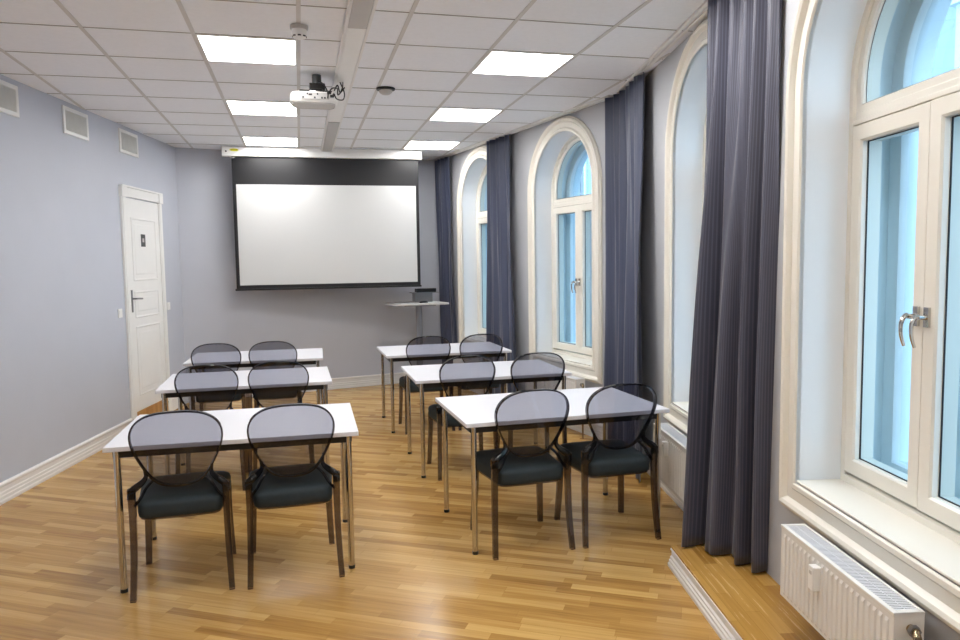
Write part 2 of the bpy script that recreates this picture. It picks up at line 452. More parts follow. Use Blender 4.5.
def disc(bm, T, w, zb, y, zs=ZS, mi=0):
    pts = []
    a = A_ + w
    h = zb - zs
    t0 = math.pi if h <= 0 else math.pi - math.asin(h / a)
    if h <= 0: pts.append((-a, zb))
    for k in range(NSEG + 1):
        t = t0 + (PI - t0 - t0) * k / NSEG if h > 0 else PI - PI * k / NSEG
        pts.append((a * math.cos(t), zs + a * math.sin(t)))
    if h <= 0: pts.append((a, zb))
    f = bm.faces.new([bm.verts.new(T @ Vector((s, y, z))) for s, z in pts]); f.material_index = mi
def window(n, label):
    F_, c = WC[n]
    root = empty('window_%d' % n, F_.at(c, 0, ZB)); struct(root, label)
    inv = Matrix.Translation(-root.location)
    T = inv @ F_.T() @ Matrix.Translation((c, 0, 0))
    def fin(bm): bmesh.ops.transform(bm, matrix=inv, verts=bm.verts[:]); return bm
    o = obj('casing', fin(loft_outlines(F_, c, [(w, -h) for w, h in CAS])), M['casing'], root, True, auto=18)
    o = obj('reveal', fin(loft_outlines(F_, c, [(0.0, -0.02), (0, 0.21)])), M['reveal'], root, True, auto=50)
    # inner sill board surface slightly proud
    bm = bmesh.new(); box(bm, -A_ + 0.001, A_ - 0.001, -0.018, 0.205, ZB + 0.0005, ZB + 0.012, T)
    obj('sill', bm, M['casing'], root, bevel=0.004)
    # outer frame of the inner window
    y0, y1 = 0.178, 0.265
    o = obj('frame', fin(loft_outlines(F_, c, [(-0.001, y0), (-0.026, y0), (-0.032, y0 + 0.008), (-0.032, y1), (-0.001, y1)], zbf=lambda w: ZB + 0.012 - w)), M['casing'], root, True, auto=35)
    bm = bmesh.new()
    z1 = 2.15; z2 = 2.20
    box(bm, -A_ + 0.04, A_ - 0.04, y0 - 0.006, y1, z1, z2 - 0.028, T)
    box(bm, -A_ + 0.04, A_ - 0.04, y0 + 0.004, y1, z2 - 0.03, z2, T)
    obj('transom', bm, M['casing'], root, bevel=0.004)
    # arched top light
    bm = bmesh.new()
    a_in = -0.032
    seq = [(a_in, y0 + 0.012), (a_in - 0.03, y0 + 0.012), (a_in - 0.036, y0 + 0.02), (a_in - 0.036, y1)]
    R = []
    for w, off in seq:
        a = A_ + w; zb = z2 - 0.002 - (w - a_in)
        pts = [(-a, zb)] + [(a * math.cos(PI - PI * k / NSEG), ZS + a * math.sin(PI - PI * k / NSEG)) for k in range(NSEG + 1)] + [(a, zb)]
        R.append([bm.verts.new(T @ Vector((s, off, z))) for s, z in pts])
    for i in range(len(R) - 1):
        for j in range(len(R[0])):
            k = (j + 1) % len(R[0]); bm.faces.new((R[i][j], R[i][k], R[i + 1][k], R[i + 1][j]))
    o = obj('top_light', bm, M['casing'], root, True, auto=35)
    top = o
    bm = bmesh.new(); disc(bm, T, a_in - 0.033, z2 + 0.034, y0 + 0.034)
    obj('pane', bm, M['pane'], top)
    bm = bmesh.new()
    R = []
    for w in (a_in - 0.034, a_in - 0.040):
        a = A_ + w; zb = z2 + 0.033 + (0 if w > a_in - 0.037 else 0.006)
        pts = [(-a, zb)] + [(a * math.cos(PI - PI * k / NSEG), ZS + a * math.sin(PI - PI * k / NSEG)) for k in range(NSEG + 1)] + [(a, zb)]
        R.append([bm.verts.new(T @ Vector((s, y0 + 0.031, z))) for s, z in pts])
    for j in range(len(R[0])):
        k = (j + 1) % len(R[0]); bm.faces.new((R[0][j], R[0][k], R[1][k], R[1][j]))
    obj('gasket', bm, M['gasket'], top)
    # two casement sashes
    zb = ZB + 0.062
    for sgn in (-1, 1):
        x0, x1 = (-A_ + 0.034, -0.002) if sgn < 0 else (0.002, A_ - 0.034)
        bm = bmesh.new(); rect_frame(bm, T, x0, x1, zb - 0.004, z1 - 0.002, 0.068, y0 - 0.008 + (0.004 if sgn > 0 else 0), y1 - 0.005)
        sash = obj('sash', bm, M['casing'], root)
        bm = bmesh.new(); gx0, gx1, gz0, gz1 = x0 + 0.064, x1 - 0.064, zb + 0.06, z1 - 0.066
        f = bm.faces.new([bm.verts.new(T @ Vector(p)) for p in ((gx0, y0 + 0.03, gz0), (gx1, y0 + 0.03, gz0), (gx1, y0 + 0.03, gz1), (gx0, y0 + 0.03, gz1))])
        obj('pane', bm, M['pane'], sash)
        bm = bmesh.new(); rect_frame(bm, T, x0 + 0.066, x1 - 0.066, zb + 0.062, z1 - 0.068, 0.006, y0 + 0.022, y0 + 0.028, 0.001)
        obj('gasket', bm, M['gasket'], sash)
        # handle on the meeting stile
        hx = sgn * 0.03; hz = 1.40
        bm = bmesh.new(); box(bm, hx - 0.013, hx + 0.013, y0 - 0.018, y0 - 0.007, hz - 0.035, hz + 0.035, T)
        tube(bm, [T @ Vector(p) for p in ((hx, y0 - 0.012, hz), (hx, y0 - 0.045, hz))], 0.009, 10)
        pts = catmull([(hx, y0 - 0.045, hz + 0.006), (hx, y0 - 0.058, hz - 0.002), (hx, y0 - 0.068, hz - 0.03), (hx, y0 - 0.066, hz - 0.07), (hx, y0 - 0.055, hz - 0.105)], 4)
        tube(bm, [T @ Vector(p) for p in pts], [0.009 - 0.0035 * i / (len(pts) - 1) for i in range(len(pts))], 8)
        obj('handle', bm, M['chrome'], sash, True, auto=40)
    bm = bmesh.new(); box(bm, -A_ + 0.10, -A_ + 0.15, y0 - 0.02, y0 - 0.004, z1 + 0.0, z1 + 0.018, T)
    obj('catch', bm, M['plastic'], root, bevel=0.003)
    # outer reveal, outer window with its own mullion
    oa = -0.035
    o = obj('outer_reveal', fin(loft_outlines(F_, c, [(-0.001, 0.265), (oa, 0.266), (oa, 0.50)])), M['outer'], root, True, auto=50)
    y0, y1 = 0.335, 0.39
    o = obj('outer_frame', fin(loft_outlines(F_, c, [(oa, y0), (oa - 0.075, y0), (oa - 0.08, y0 + 0.01), (oa - 0.08, y1)])), M['outer'], root, True, auto=35)
    bm = bmesh.new()
    box(bm, -0.06, 0.06, y0 - 0.005, y1, ZB + 0.1, 2.16, T)
    box(bm, -A_ + 0.11, A_ - 0.11, y0 - 0.006, y1, 2.12, 2.24, T)
    obj('outer_mullion', bm, M['outer'], root, bevel=0.004)
    bm = bmesh.new(); disc(bm, T, oa - 0.075, ZB + 0.1, y0 + 0.03)
    obj('outer_pane', bm, M['pane_out'], root)
    for sgn in (-1, 1):
        bm = bmesh.new()
        x = sgn * 0.045
        tube(bm, [T @ Vector(p) for p in ((x, y0 - 0.005, 1.05), (x, y0 - 0.03, 1.05), (x + 0.003, y0 - 0.034, 1.02), (x, y0 - 0.034, 0.95))], 0.006, 8)
        obj('outer_handle', bm, M['steel'], root, True)
    return root
window(1, 'arched cream window at the far end, mostly behind a dark curtain')
window(2, 'arched cream window in clear view behind the middle right table')
window(3, 'arched cream window half hidden behind the big near curtain')
window(4, 'large arched cream window nearest the camera above the radiator')

# ------------------------------------------------------------------ curtains
def curtain(label, Tpath, Bpath, z0, z1, folds, ampt, ampb, material, seed, gather=None):
    """cloth hung from Tpath (list of xy) to Bpath; folds run down with slight drift"""
    rnd = random.Random(seed)
    NX, NZ = folds * 14, 44
    def along(P, t):
        L = [0]
        for i in range(len(P) - 1): L.append(L[-1] + (Vector(P[i + 1]) - Vector(P[i])).length)
        d = t * L[-1]
        for i in range(len(P) - 1):
            if d <= L[i + 1] + 1e-9:
                k = (d - L[i]) / (L[i + 1] - L[i]); a, b = Vector(P[i]), Vector(P[i + 1])
                return a.lerp(b, k), (b - a).normalized()
        return Vector(P[-1]), (Vector(P[-1]) - Vector(P[-2])).normalized()
    ph = [rnd.uniform(-0.35, 0.35) for _ in range(folds + 2)]
    am = [rnd.uniform(0.65, 1.25) for _ in range(folds + 2)]
    am2 = [rnd.uniform(0.35, 1.35) for _ in range(folds + 2)]
    bm = bmesh.new(); uv = bm.loops.layers.uv.new('uv'); G = []
    for j in range(NZ + 1):
        v = j / NZ; row = []
        for i in range(NX + 1):
            u = i / NX
            w = 1 / (1 + math.exp(-(v - 0.35) * 7))      # 0 at top, 1 lower down
            uu = u + 0.012 * math.sin(v * 3.2 + seed) * math.sin(PI * u)
            a, ta = along(Tpath, min(1, max(0, uu))); b, tb = along(Bpath, min(1, max(0, uu)))
            vv = v ** 1.35
            p = a.lerp(b, vv); t = ta.lerp(tb, vv).normalized(); nrm = Vector((t.y, -t.x))
            k = u * folds; ki = int(min(folds - 1, k)); fr = k - ki
            A1 = am[ki] * (1 - fr) + am[ki + 1] * fr; A2 = am2[ki] * (1 - fr) + am2[ki + 1] * fr
            P1 = ph[ki] * (1 - fr) + ph[ki + 1] * fr
            top = math.sin(2 * PI * k + P1 * 2) * A1 * ampt + math.sin(4 * PI * k + 1) * ampt * 0.25 * (1 - w)
            bot = math.sin(2 * PI * k * (0.62) + P1 * 4 + seed + 0.5 * v) * A2 * ampb + math.sin(2 * PI * k * 1.24 + seed) * ampb * 0.3 * A1
            d = top * (1 - w) + bot * w
            # slight creases
            d += 0.004 * math.sin(u * 23 + v * 9 + seed) * w
            side = 0.012 * math.cos(2 * PI * k + P1 * 2) * (1 - w)
            q = p + nrm * d + t * side
            z = z1 + (z0 - z1) * v
            row.append((bm.verts.new((q.x, q.y, z)), u, v))
        G.append(row)
    width = folds * 0.16
    for j in range(NZ):
        for i in range(NX):
            qd = (G[j][i], G[j][i + 1], G[j + 1][i + 1], G[j + 1][i])
            f = bm.faces.new([q[0] for q in qd])
            for lp, q in zip(f.loops, qd): lp[uv].uv = (q[1] * width, q[2])
    me = D.meshes.new('curtain'); bm.to_mesh(me); bm.free(); me.materials.append(material)
    for p in me.polygons: p.use_smooth = True
    o = D.objects.new('curtain', me); C.objects.link(o)
    sd = o.modifiers.new('thick', 'SOLIDIFY'); sd.thickness = 0.003
    tag(o, label, 'curtain', 'pinstriped curtains between the windows')
    # header tape
    bm = bmesh.new()
    n = 40
    rr = []
    for i in range(n + 1):
        a, t = along(Tpath, i / n); rr.append(a)
    return o
ZT = CEIL - 0.02
curtain('long dark pinstriped curtain nearest the camera, hanging onto the oak platform',
        [(2.12, 3.56), (2.125, 3.27), (2.10, 2.92)], [(1.925, 3.50), (1.99, 3.32), (2.09, 3.06), (2.13, 2.98)], PZ + 0.012, ZT, 6, 0.035, 0.07, M['cloth'], 4)
curtain('dark pinstriped curtain rising behind the front right table, second from the camera',
        [FAR.at(-.55, -.085, 0).xy, (2.575, 5.60), NEAR.at(.22, -.08, 0).xy], [FAR.at(-.54, -.12, 0).xy, (2.55, 5.58), NEAR.at(.2, -.10, 0).xy, NEAR.at(-.07, -.12, 0).xy], 0.02, ZT, 6, 0.03, 0.05, M['cloth2'], 5)
curtain('dark blue grey curtain between the two far arched windows',
        [FAR.at(1.80, -0.09, 0).xy, FAR.at(1.55, -0.085, 0).xy, FAR.at(1.27, -0.085, 0).xy], [FAR.at(1.80, -0.11, 0).xy, FAR.at(1.5, -0.12, 0).xy, FAR.at(1.04, -0.10, 0).xy], 0.02, ZT, 5, 0.03, 0.045, M['cloth2'], 8)
curtain('dark blue curtain in the far corner behind the tall lectern table',
        [(1.80, 9.78), (1.86, 9.56), (1.90, 9.34)], [(1.84, 9.76), (1.93, 9.50), (1.975, 9.24)], 0.02, ZT, 4, 0.03, 0.04, M['cloth2'], 11)

# ------------------------------------------------------------------ radiators
def radiator(F_, c, L, z0, label, valve=True):
    root = empty('radiator', F_.at(c, -0.115, z0), F_.ang)
    # local x along wall (toward far end), local y toward wall(out) is -y in rotated frame -> use explicit matrix
    T = Matrix.Identity(4)
    H = 0.30 if z0 > 0.2 else 0.30
    z1 = 0.535 - z0
    s = -1  # outward normal in the empty's frame is -y
    def B(bm, x0, x1, y0, y1, za, zb): box(bm, x0, x1, min(s * y0, s * y1), max(s * y0, s * y1), za, zb, T)
    h = L / 2
    bm = bmesh.new()
    B(bm, -h + 0.004, h - 0.004, -0.05, -0.040, 0, z1 - 0.004)
    B(bm, -h + 0.01, h - 0.01, 0.03, 0.04, 0.01, z1 - 0.02)
    n = int(L / 0.0333)
    for i in range(n):
        x = -h + 0.02 + (L - 0.04) * (i + 0.5) / n
        w = 0.0095
        vs = []
        for (dx, dy, zz) in ((-w, 0, 0.012), (w, 0, 0.012), (w, 0, z1 - 0.03), (-w, 0, z1 - 0.03), (-w * .55, -0.005, 0.024), (w * .55, -0.005, 0.024), (w * .55, -0.005, z1 - 0.042), (-w * .55, -0.005, z1 - 0.042)):
            vs.append(bm.verts.new((x + dx, s * (-0.05 + dy), zz)))
        for q in ((4, 5, 6, 7), (0, 1, 5, 4), (1, 2, 6, 5), (2, 3, 7, 6), (3, 0, 4, 7)): bm.faces.new([vs[k] for k in q])
    obj('front_panel', bm, M['rad'], root)
    bm = bmesh.new()
    bm.free()
    for x in (-h, h - 0.005):
        bm = bmesh.new(); B(bm, x, x + 0.005, -0.052, 0.045, 0.0, z1); obj('side_cover', bm, M['rad'], root, bevel=0.002)
    bm = bmesh.new()
    B(bm, -h, h, -0.054, -0.036, z1 - 0.012, z1); B(bm, -h, h, 0.036, 0.046, z1 - 0.012, z1)
    B(bm, -h, -h + 0.02, -0.036, 0.036, z1 - 0.012, z1); B(bm, h - 0.02, h, -0.036, 0.036, z1 - 0.012, z1)
    obj('top_cover', bm, M['rad'], root, bevel=0.002)
    bm = bmesh.new(); k = int((L - 0.04) / 0.011)
    for i in range(k):
        x = -h + 0.02 + (L - 0.04) * (i + 0.5) / k
        B(bm, x - 0.003, x + 0.003, -0.036, 0.036, z1 - 0.010, z1 - 0.002)
    B(bm, -h + 0.02, h - 0.02, -0.002, 0.002, z1 - 0.009, z1 - 0.003)
    obj('top_grille', bm, M['grille'], root)
    bm = bmesh.new(); B(bm, -h + 0.01, h - 0.01, -0.034, 0.034, 0.03, 0.05)
    obj('heating_fins', bm, M['greyp'], root)
    bm = bmesh.new(); mx = 0.075
    B(bm, mx - 0.019, mx + 0.019, -0.082, -0.05, z1 - 0.135, z1 - 0.045)
    hm = obj('heat_meter', bm, M['plastic'], root, bevel=0.004)
    bm = bmesh.new(); B(bm, mx - 0.008, mx + 0.008, -0.0835, -0.08, z1 - 0.075, z1 - 0.062)
    obj('display', bm, M['greyp'], hm)
    if valve:
        bm = bmesh.new(); x = -h
        tube(bm, [(x, -0.0, z1 - 0.05), (x - 0.03, -0.0, z1 - 0.05)], 0.013, 12)
        tube(bm, [(x - 0.028, 0.0, z1 - 0.05), (x - 0.055, 0.012, z1 - 0.056), (x - 0.06, 0.02, z1 - 0.075), (x - 0.06, 0.02, 0 - z0 + (PZ if z0 > 0.2 and F_ is NEAR and c < -2 else 0.0))], [0.012, 0.012, 0.009, 0.008], 10)
        tube(bm, [(x - 0.03, 0, z1 - 0.05), (x - 0.03, 0.0, z1 - 0.05 - 0.0001)], 0.001, 4)
        obj('valve', bm, M['brass'], root, True, auto=40)
        bm = bmesh.new(); tube(bm, [(x - 0.012, 0, z1 - 0.05), (x - 0.028, 0, z1 - 0.05)], 0.019, 6)
        obj('nut', bm, M['steel'], root)
    # wall brackets
    for x in (-h + 0.12, h - 0.12):
        bm = bmesh.new(); B(bm, x - 0.012, x + 0.012, 0.04, 0.113, 0.05, z1 - 0.05); obj('bracket', bm, M['rad'], root)
    return tag(root, label, 'radiator', 'white panel radiators under the windows')
radiator(NEAR, -2.665, 0.76, 0.24, 'white ribbed panel radiator on the oak platform, nearest the camera')
radiator(NEAR, -0.80, 0.78, 0.20, 'white panel radiator partly hidden by the near curtain and front right table')
radiator(FAR, 0.31, 0.98, 0.20, 'white panel radiator behind the middle right table under the arched window')
radiator(FAR, 2.34, 0.80, 0.20, 'white panel radiator at the far end behind the back right table')

# ------------------------------------------------------------------ left wall: door, vents, switches
TL = LEFT.T()          # x along wall, y out of room (so negative y is inside)
def lbox(bm, s0, s1, d0, d1, z0, z1): box(bm, s0, s1, -d1, -d0, z0, z1, TL)
door = empty('door_1', (0, 0, 0)); struct(door, 'white panelled door with a dark sign in the left wall')
d0, d1, dz = 2.025, 2.835, 2.285
for a, b in ((1.925, d0), (d1, 2.925)):
    bm = bmesh.new()
    lbox(bm, a, b, 0.0, 0.022, 0, dz + 0.01); lbox(bm, a + 0.018, b - 0.018, 0.022, 0.028, 0.12, dz)
    lbox(bm, a - 0.004, b + 0.004, 0.0, 0.032, 0, 0.14)
    obj('casing', bm, M['door'], door, bevel=0.003)
bm = bmesh.new()
lbox(bm, 1.925, 2.925, 0, 0.028, dz + 0.005, dz + 0.095); lbox(bm, 1.925, 2.925, 0, 0.038, dz + 0.095, dz + 0.115)
lbox(bm, 1.915, 2.03, 0, 0.036, dz, dz + 0.11); lbox(bm, 2.83, 2.935, 0, 0.036, dz, dz + 0.11)
obj('head_casing', bm, M['door'], door, bevel=0.003)
# leaf with raised panels
bm = bmesh.new(); lbox(bm, d0 + 0.003, d1 - 0.003, 0.002, 0.012, 0.175, dz - 0.003)
leaf = obj('leaf', bm, M['door'], door)
for zz0, zz1 in ((1.47, 2.10), (1.10, 1.37), (0.32, 1.02)):
    bm = bmesh.new()
    sa, sb = d0 + 0.10, d1 - 0.10
    def lp(i, d): return [TL @ Vector(p) for p in ((sa + i, -d, zz0 + i), (sb - i, -d, zz0 + i), (sb - i, -d, zz1 - i), (sa + i, -d, zz1 - i))]
    R = [[bm.verts.new(p) for p in lp(i, d)] for i, d in ((0, 0.012), (0.006, 0.018), (0.016, 0.018), (0.026, 0.008), (0.045, 0.008), (0.075, 0.015))]
    for i in range(len(R) - 1):
        for j in range(4): bm.faces.new((R[i][j], R[i][(j + 1) % 4], R[i + 1][(j + 1) % 4], R[i + 1][j]))
    bm.faces.new(R[-1]); obj('panel', bm, M['door'], leaf)
bm = bmesh.new(); lbox(bm, d0 + 0.02, d0 + 0.052, 0.012, 0.018, 1.165, 1.385)
hd = obj('handle', bm, M['steel'], leaf, bevel=0.002)
bm = bmesh.new(); tube(bm, [TL @ Vector(p) for p in ((d0 + 0.036, -0.018, 1.30), (d0 + 0.036, -0.06, 1.30), (d0 + 0.06, -0.066, 1.30), (d0 + 0.17, -0.06, 1.295))], 0.009, 10)
obj('lever', bm, M['steel'], hd, True, auto=40)
bm = bmesh.new(); lbox(bm, 2.345, 2.45, 0.012, 0.017, 1.815, 1.94)
sg = obj('sign', bm, M['sign'], leaf, bevel=0.001)
bm = bmesh.new(); lbox(bm, 2.375, 2.42, 0.0168, 0.0176, 1.86, 1.90)
obj('pictogram', bm, M['greyp'], sg)
for z in (0.42, 1.25, 2.0):
    bm = bmesh.new(); tube(bm, [TL @ Vector((d1 - 0.003, -0.02, z)), TL @ Vector((d1 - 0.003, -0.02, z + 0.09))], 0.008, 8); obj('hinge', bm, M['door'], door, True, auto=40)
bm = bmesh.new(); lbox(bm, d0, d1, 0.0, 0.018, 0.0, 0.172)
obj('threshold', bm, M['oak'], door)

def vent(s0, label):
    r = empty('air_vent', LEFT.at(s0 + 0.21, 0, 2.71)); inv = Matrix.Translation(-r.location)
    Tv = inv @ TL
    s1 = s0 + 0.42; z0, z1 = 2.71, 2.935
    bm = bmesh.new(); rect_frame(bm, Tv, s0, s1, z0, z1, 0.032, -0.014, -0.001, 0.004); obj('frame', bm, M['plastic'], r)
    bm = bmesh.new(); box(bm, s0 + 0.03, s1 - 0.03, -0.002, -0.0005, z0 + 0.03, z1 - 0.03, Tv); obj('backing', bm, M['ventback'], r)
    bm = bmesh.new()
    for k in range(13):
        z = z0 + 0.034 + k * (z1 - z0 - 0.068) / 12
        vs = [bm.verts.new(Tv @ Vector(p)) for p in ((s0 + 0.03, -0.011, z - 0.006), (s1 - 0.03, -0.011, z - 0.006), (s1 - 0.03, -0.003, z + 0.004), (s0 + 0.03, -0.003, z + 0.004))]
        bm.faces.new(vs)
    for k in range(24):
        s = s0 + 0.036 + k * (s1 - s0 - 0.072) / 23
        box(bm, s - 0.0015, s + 0.0015, -0.012, -0.004, z0 + 0.03, z1 - 0.03, Tv)
    obj('grille', bm, M['ventin'], r)
    tag(r, label, 'vent', 'white air vents under the ceiling')
vent(-0.105, 'white air vent at the left edge, nearest the camera')
vent(0.945, 'white air vent, middle one of three on the left wall')
vent(1.98, 'white air vent nearest the door, farthest of three on the left wall')

def switch(s, z, label):
    r = empty('light_switch', LEFT.at(s, 0, z)); Tv = Matrix.Translation(-r.location) @ TL
    bm = bmesh.new(); box(bm, s - 0.042, s + 0.042, -0.011, -0.001, z - 0.042, z + 0.042, Tv); obj('plate', bm, M['plastic'], r, bevel=0.003)
    bm = bmesh.new(); box(bm, s - 0.026, s + 0.026, -0.015, -0.010, z - 0.026, z + 0.026, Tv); obj('rocker', bm, M['plastic'], r, bevel=0.003)
    tag(r, label, 'switch')
switch(1.80, 1.175, 'white light switch on the handle side of the door')
switch(3.02, 1.17, 'white light switch right of the door near the back corner')

# ------------------------------------------------------------------ ceiling fixtures
def light(x, y, label):
    r = empty('ceiling_light', (x + 0.3, y + 0.3, CEIL))
    bm = bmesh.new(); rect_frame(bm, I4, -0.288, 0.288, -0.288, 0.288, 0.01, -0.004, 0.003, 0.002)
    bmesh.ops.transform(bm, matrix=Matrix(((1, 0, 0, 0), (0, 0, 1, 0), (0, 1, 0, -0.004), (0, 0, 0, 1))), verts=bm.verts[:])
    obj('frame', bm, M['plastic'], r)
    bm = bmesh.new(); box(bm, -0.279, 0.279, -0.279, 0.279, -0.006, -0.002); obj('diffuser', bm, M['led'], r)
    tag(r, label, 'ceiling light', 'square light panels in the ceiling')
side = {-0.56: 'left', 1.24: 'right'}
dist = {4.7: 'nearest in view', 6.5: 'second in the row', 8.3: 'farthest, by the screen'}
for x in (-0.56, 1.24):
    for y in (-0.7, 1.1, 2.9, 4.7, 6.5, 8.3):  # rows out of view are added to help light the room
        if y in dist: lb = 'square white ceiling light panel in the %s row, %s' % (side[x], dist[y])
        else: lb = 'square white ceiling light panel in the %s row, %s' % (side[x], {-0.7: 'rearmost, added unseen behind the camera', 1.1: 'added unseen over the camera', 2.9: 'added unseen just above the frame'}[y])
        light(x, y, lb)

# cable trunking
r = empty('cable_trunking', (0.36, 4.0, CEIL))
bm = bmesh.new()
X0, X1 = -0.07, 0.07
box(bm, X0 + .01, X1 - .01, -6, 4.93, -0.036, -0.0045)
obj('channel', bm, M['plastic'], r)
for xa in (X0, X1 - 0.016):
    bm = bmesh.new(); box(bm, xa, xa + 0.016, -6, 4.93, -0.044, -0.0045); obj('side_lip', bm, M['trim'], r)
bm = bmesh.new(); box(bm, X0 + 0.018, X1 - 0.018, -6, 0.30, -0.041, -0.035); obj('grey_cover', bm, M['greyp'], r)
bm = bmesh.new(); box(bm, X0 + 0.018, X1 - 0.018, 3.12, 4.93, -0.048, -0.035); obj('grey_cover', bm, M['greyp'], r)
bm = bmesh.new(); box(bm, X0 + 0.018, X1 - 0.018, 0.30, 3.12, -0.043, -0.035)
obj('white_cover', bm, M['plastic'], r)
tag(r, 'long white cable trunking across the ceiling from above the camera to the screen', 'cable trunking')

# smoke detector
r = empty('smoke_detector', (0.043, 4.44, CEIL))
bm = bmesh.new(); lathe(bm, [(0.051, -0.0045), (0.051, -0.02), (0.047, -0.026)]); obj('base', bm, M['greyp'], r, True, auto=40)
bm = bmesh.new(); lathe(bm, [(0.042, -0.026), (0.043, -0.055), (0.036, -0.07), (0.013, -0.078)]); obj('housing', bm, M['plastic'], r, True, auto=40)
bm = bmesh.new()
for k in range(8):
    a = k * PI / 4; T = Matrix.Rotation(a, 4, 'Z'); box(bm, 0.034, 0.041, -0.009, 0.009, -0.067, -0.06, T)
obj('vent_slots', bm, M['dark'], r)
tag(r, 'round white smoke detector hanging above the nearest left light panel', 'smoke detector')
r = empty('motion_sensor', (0.70, 5.87, CEIL))
bm = bmesh.new(); lathe(bm, [(0.075, -0.004), (0.072, -0.016), (0.055, -0.02)]); obj('dark_ring', bm, M['black'], r, True, auto=40)
bm = bmesh.new(); lathe(bm, [(0.052, -0.02), (0.05, -0.035), (0.03, -0.05), (0.01, -0.054)]); obj('dome', bm, M['greyp'], r, True, auto=50)
tag(r, 'small flat ceiling sensor with a dark rim right of the projector', 'sensor')

# projector
r = empty('projector', (0.14, 5.55, CEIL), math.radians(2))
def rbox(bm, cx, cy, z0, z1, wx, wy, rad, scale_top=1.0, n=6):
    rings = []
    for z, sc in ((z0, 0.93), (z0 + 0.012, 1.0), (z1 - 0.012, 1.0 * scale_top), (z1, 0.95 * scale_top)):
        ring = []
        for qx, qy, a0 in ((1, 1, 0), (-1, 1, PI / 2), (-1, -1, PI), (1, -1, 1.5 * PI)):
            for k in range(n + 1):
                a = a0 + PI / 2 * k / n
                ring.append(Vector((cx + sc * (qx * (wx / 2 - rad) + rad * math.cos(a)), cy + sc * (qy * (wy / 2 - rad) + rad * math.sin(a)), z)))
        rings.append(ring)
    ring_loft(bm, rings)
bm = bmesh.new(); rbox(bm, 0.0, 0, -0.216, -0.145, 0.33, 0.24, 0.06); obj('body', bm, M['plastic'], r, True, auto=35)
bm = bmesh.new(); rbox(bm, 0, 0, -0.224, -0.213, 0.30, 0.20, 0.06); obj('lower_shell', bm, M['greyp'], r, True, auto=35)
bm = bmesh.new()
bm.free()
for x, z, w in ((-0.03, -0.17, 0.012), (-0.08, -0.19, 0.006), (0.0, -0.19, 0.006), (0.05, -0.19, 0.006), (0.07, -0.19, 0.006), (-0.05, -0.165, 0.005), (0.02, -0.165, 0.005)):
    bm = bmesh.new(); box(bm, x - w, x + w, -0.1325, -0.129, z - 0.006, z + 0.006); obj('socket', bm, M['dark'], r)
bm = bmesh.new(); box(bm, -0.1, 0.10, -0.131, -0.1295, -0.2, -0.155); obj('socket_plate', bm, M['greyp'], r)
bm = bmesh.new(); tube(bm, [(0.06, 0.12, -0.17), (0.06, 0.15, -0.17)], 0.035, 20); obj('lens', bm, M['black'], r, True, auto=40)
bm = bmesh.new(); cyl(bm, (0.025, 0), 0.033, -0.105, -0.0045, 20)
obj('mount_column', bm, M['dkmetal'], r, True, auto=40)
bm = bmesh.new(); box(bm, -0.03, 0.08, -0.05, 0.05, -0.115, -0.07); box(bm, -0.10, 0.13, -0.02, 0.02, -0.135, -0.113); box(bm, -0.02, 0.06, -0.08, 0.08, -0.135, -0.115)
obj('mount_bracket', bm, M['black'], r, bevel=0.004)
bm = bmesh.new(); cyl(bm, (0.02, 0), 0.09, -0.146, -0.134, 24); obj('swivel_plate', bm, M['chrome'], r, True, auto=40)
for pts in ([(0.12, -0.13, -0.18), (0.13, -0.18, -0.17), (0.15, -0.16, -0.2), (0.2, -0.1, -0.19), (0.215, -0.05, -0.13), (0.19, -0.02, -0.05)],
            [(0.09, -0.13, -0.19), (0.09, -0.16, -0.16), (0.07, -0.12, -0.10), (0.06, -0.05, -0.07), (0.03, -0.03, -0.05)],
            [(0.14, -0.1, -0.13), (0.16, -0.14, -0.10), (0.18, -0.1, -0.14), (0.2, -0.08, -0.10), (0.21, -0.02, -0.05)],
            [(0.10, -0.13, -0.15), (0.12, -0.17, -0.13), (0.16, -0.12, -0.12), (0.17, -0.06, -0.15), (0.22, -0.04, -0.09)]):
    bm = bmesh.new(); tube(bm, [Vector(p) for p in catmull(pts, 6)], 0.0045, 8); obj('cable', bm, M['black'], r, True)
for x, z in ((0.12, -0.178), (0.10, -0.156)):
    bm = bmesh.new(); box(bm, x - 0.014, x + 0.014, -0.15, -0.128, z - 0.008, z + 0.008); obj('plug', bm, M['black'], r, bevel=0.002)
tag(r, 'white ceiling projector with black cables on a short pole mount', 'projector')

# ------------------------------------------------------------------ projection screen
r = empty('projection_screen', (0.335, 9.03, 2.86))
def sb(bm, x0, x1, y0, y1, z0, z1): box(bm, x0 - 0.335, x1 - 0.335, y0 - 9.03, y1 - 9.03, z0 - 2.86, z1 - 2.86)
bm = bmesh.new(); sb(bm, -0.818, 1.488, 8.985, 9.085, 2.862, CEIL - 0.0045); obj('housing', bm, M['plastic'], r, bevel=0.008)
for a, b in ((-0.822, -0.812), (1.482, 1.492)):
    bm = bmesh.new(); sb(bm, a, b, 8.98, 9.09, 2.858, CEIL - 0.004); obj('end_cap', bm, M['plastic'], r, bevel=0.004)
bm = bmesh.new(); sb(bm, -0.722, 1.452, 9.034, 9.036, 1.33, 2.865); obj('black_cloth', bm, M['mask'], r)
bm = bmesh.new(); sb(bm, -0.682, 1.415, 9.031, 9.0335, 1.374, 2.545); obj('white_surface', bm, M['screen'], r)
bm = bmesh.new(); sb(bm, -0.735, 1.462, 9.022, 9.046, 1.312, 1.334); obj('bottom_bar', bm, M['black'], r, bevel=0.004)
bm = bmesh.new()
seg = 24; vs = [bm.verts.new((-0.685 + 0.05 * math.cos(2 * PI * k / seg) - 0.335, 8.9838 - 9.03, 2.932 + 0.016 * math.sin(2 * PI * k / seg) - 2.86)) for k in range(seg)]
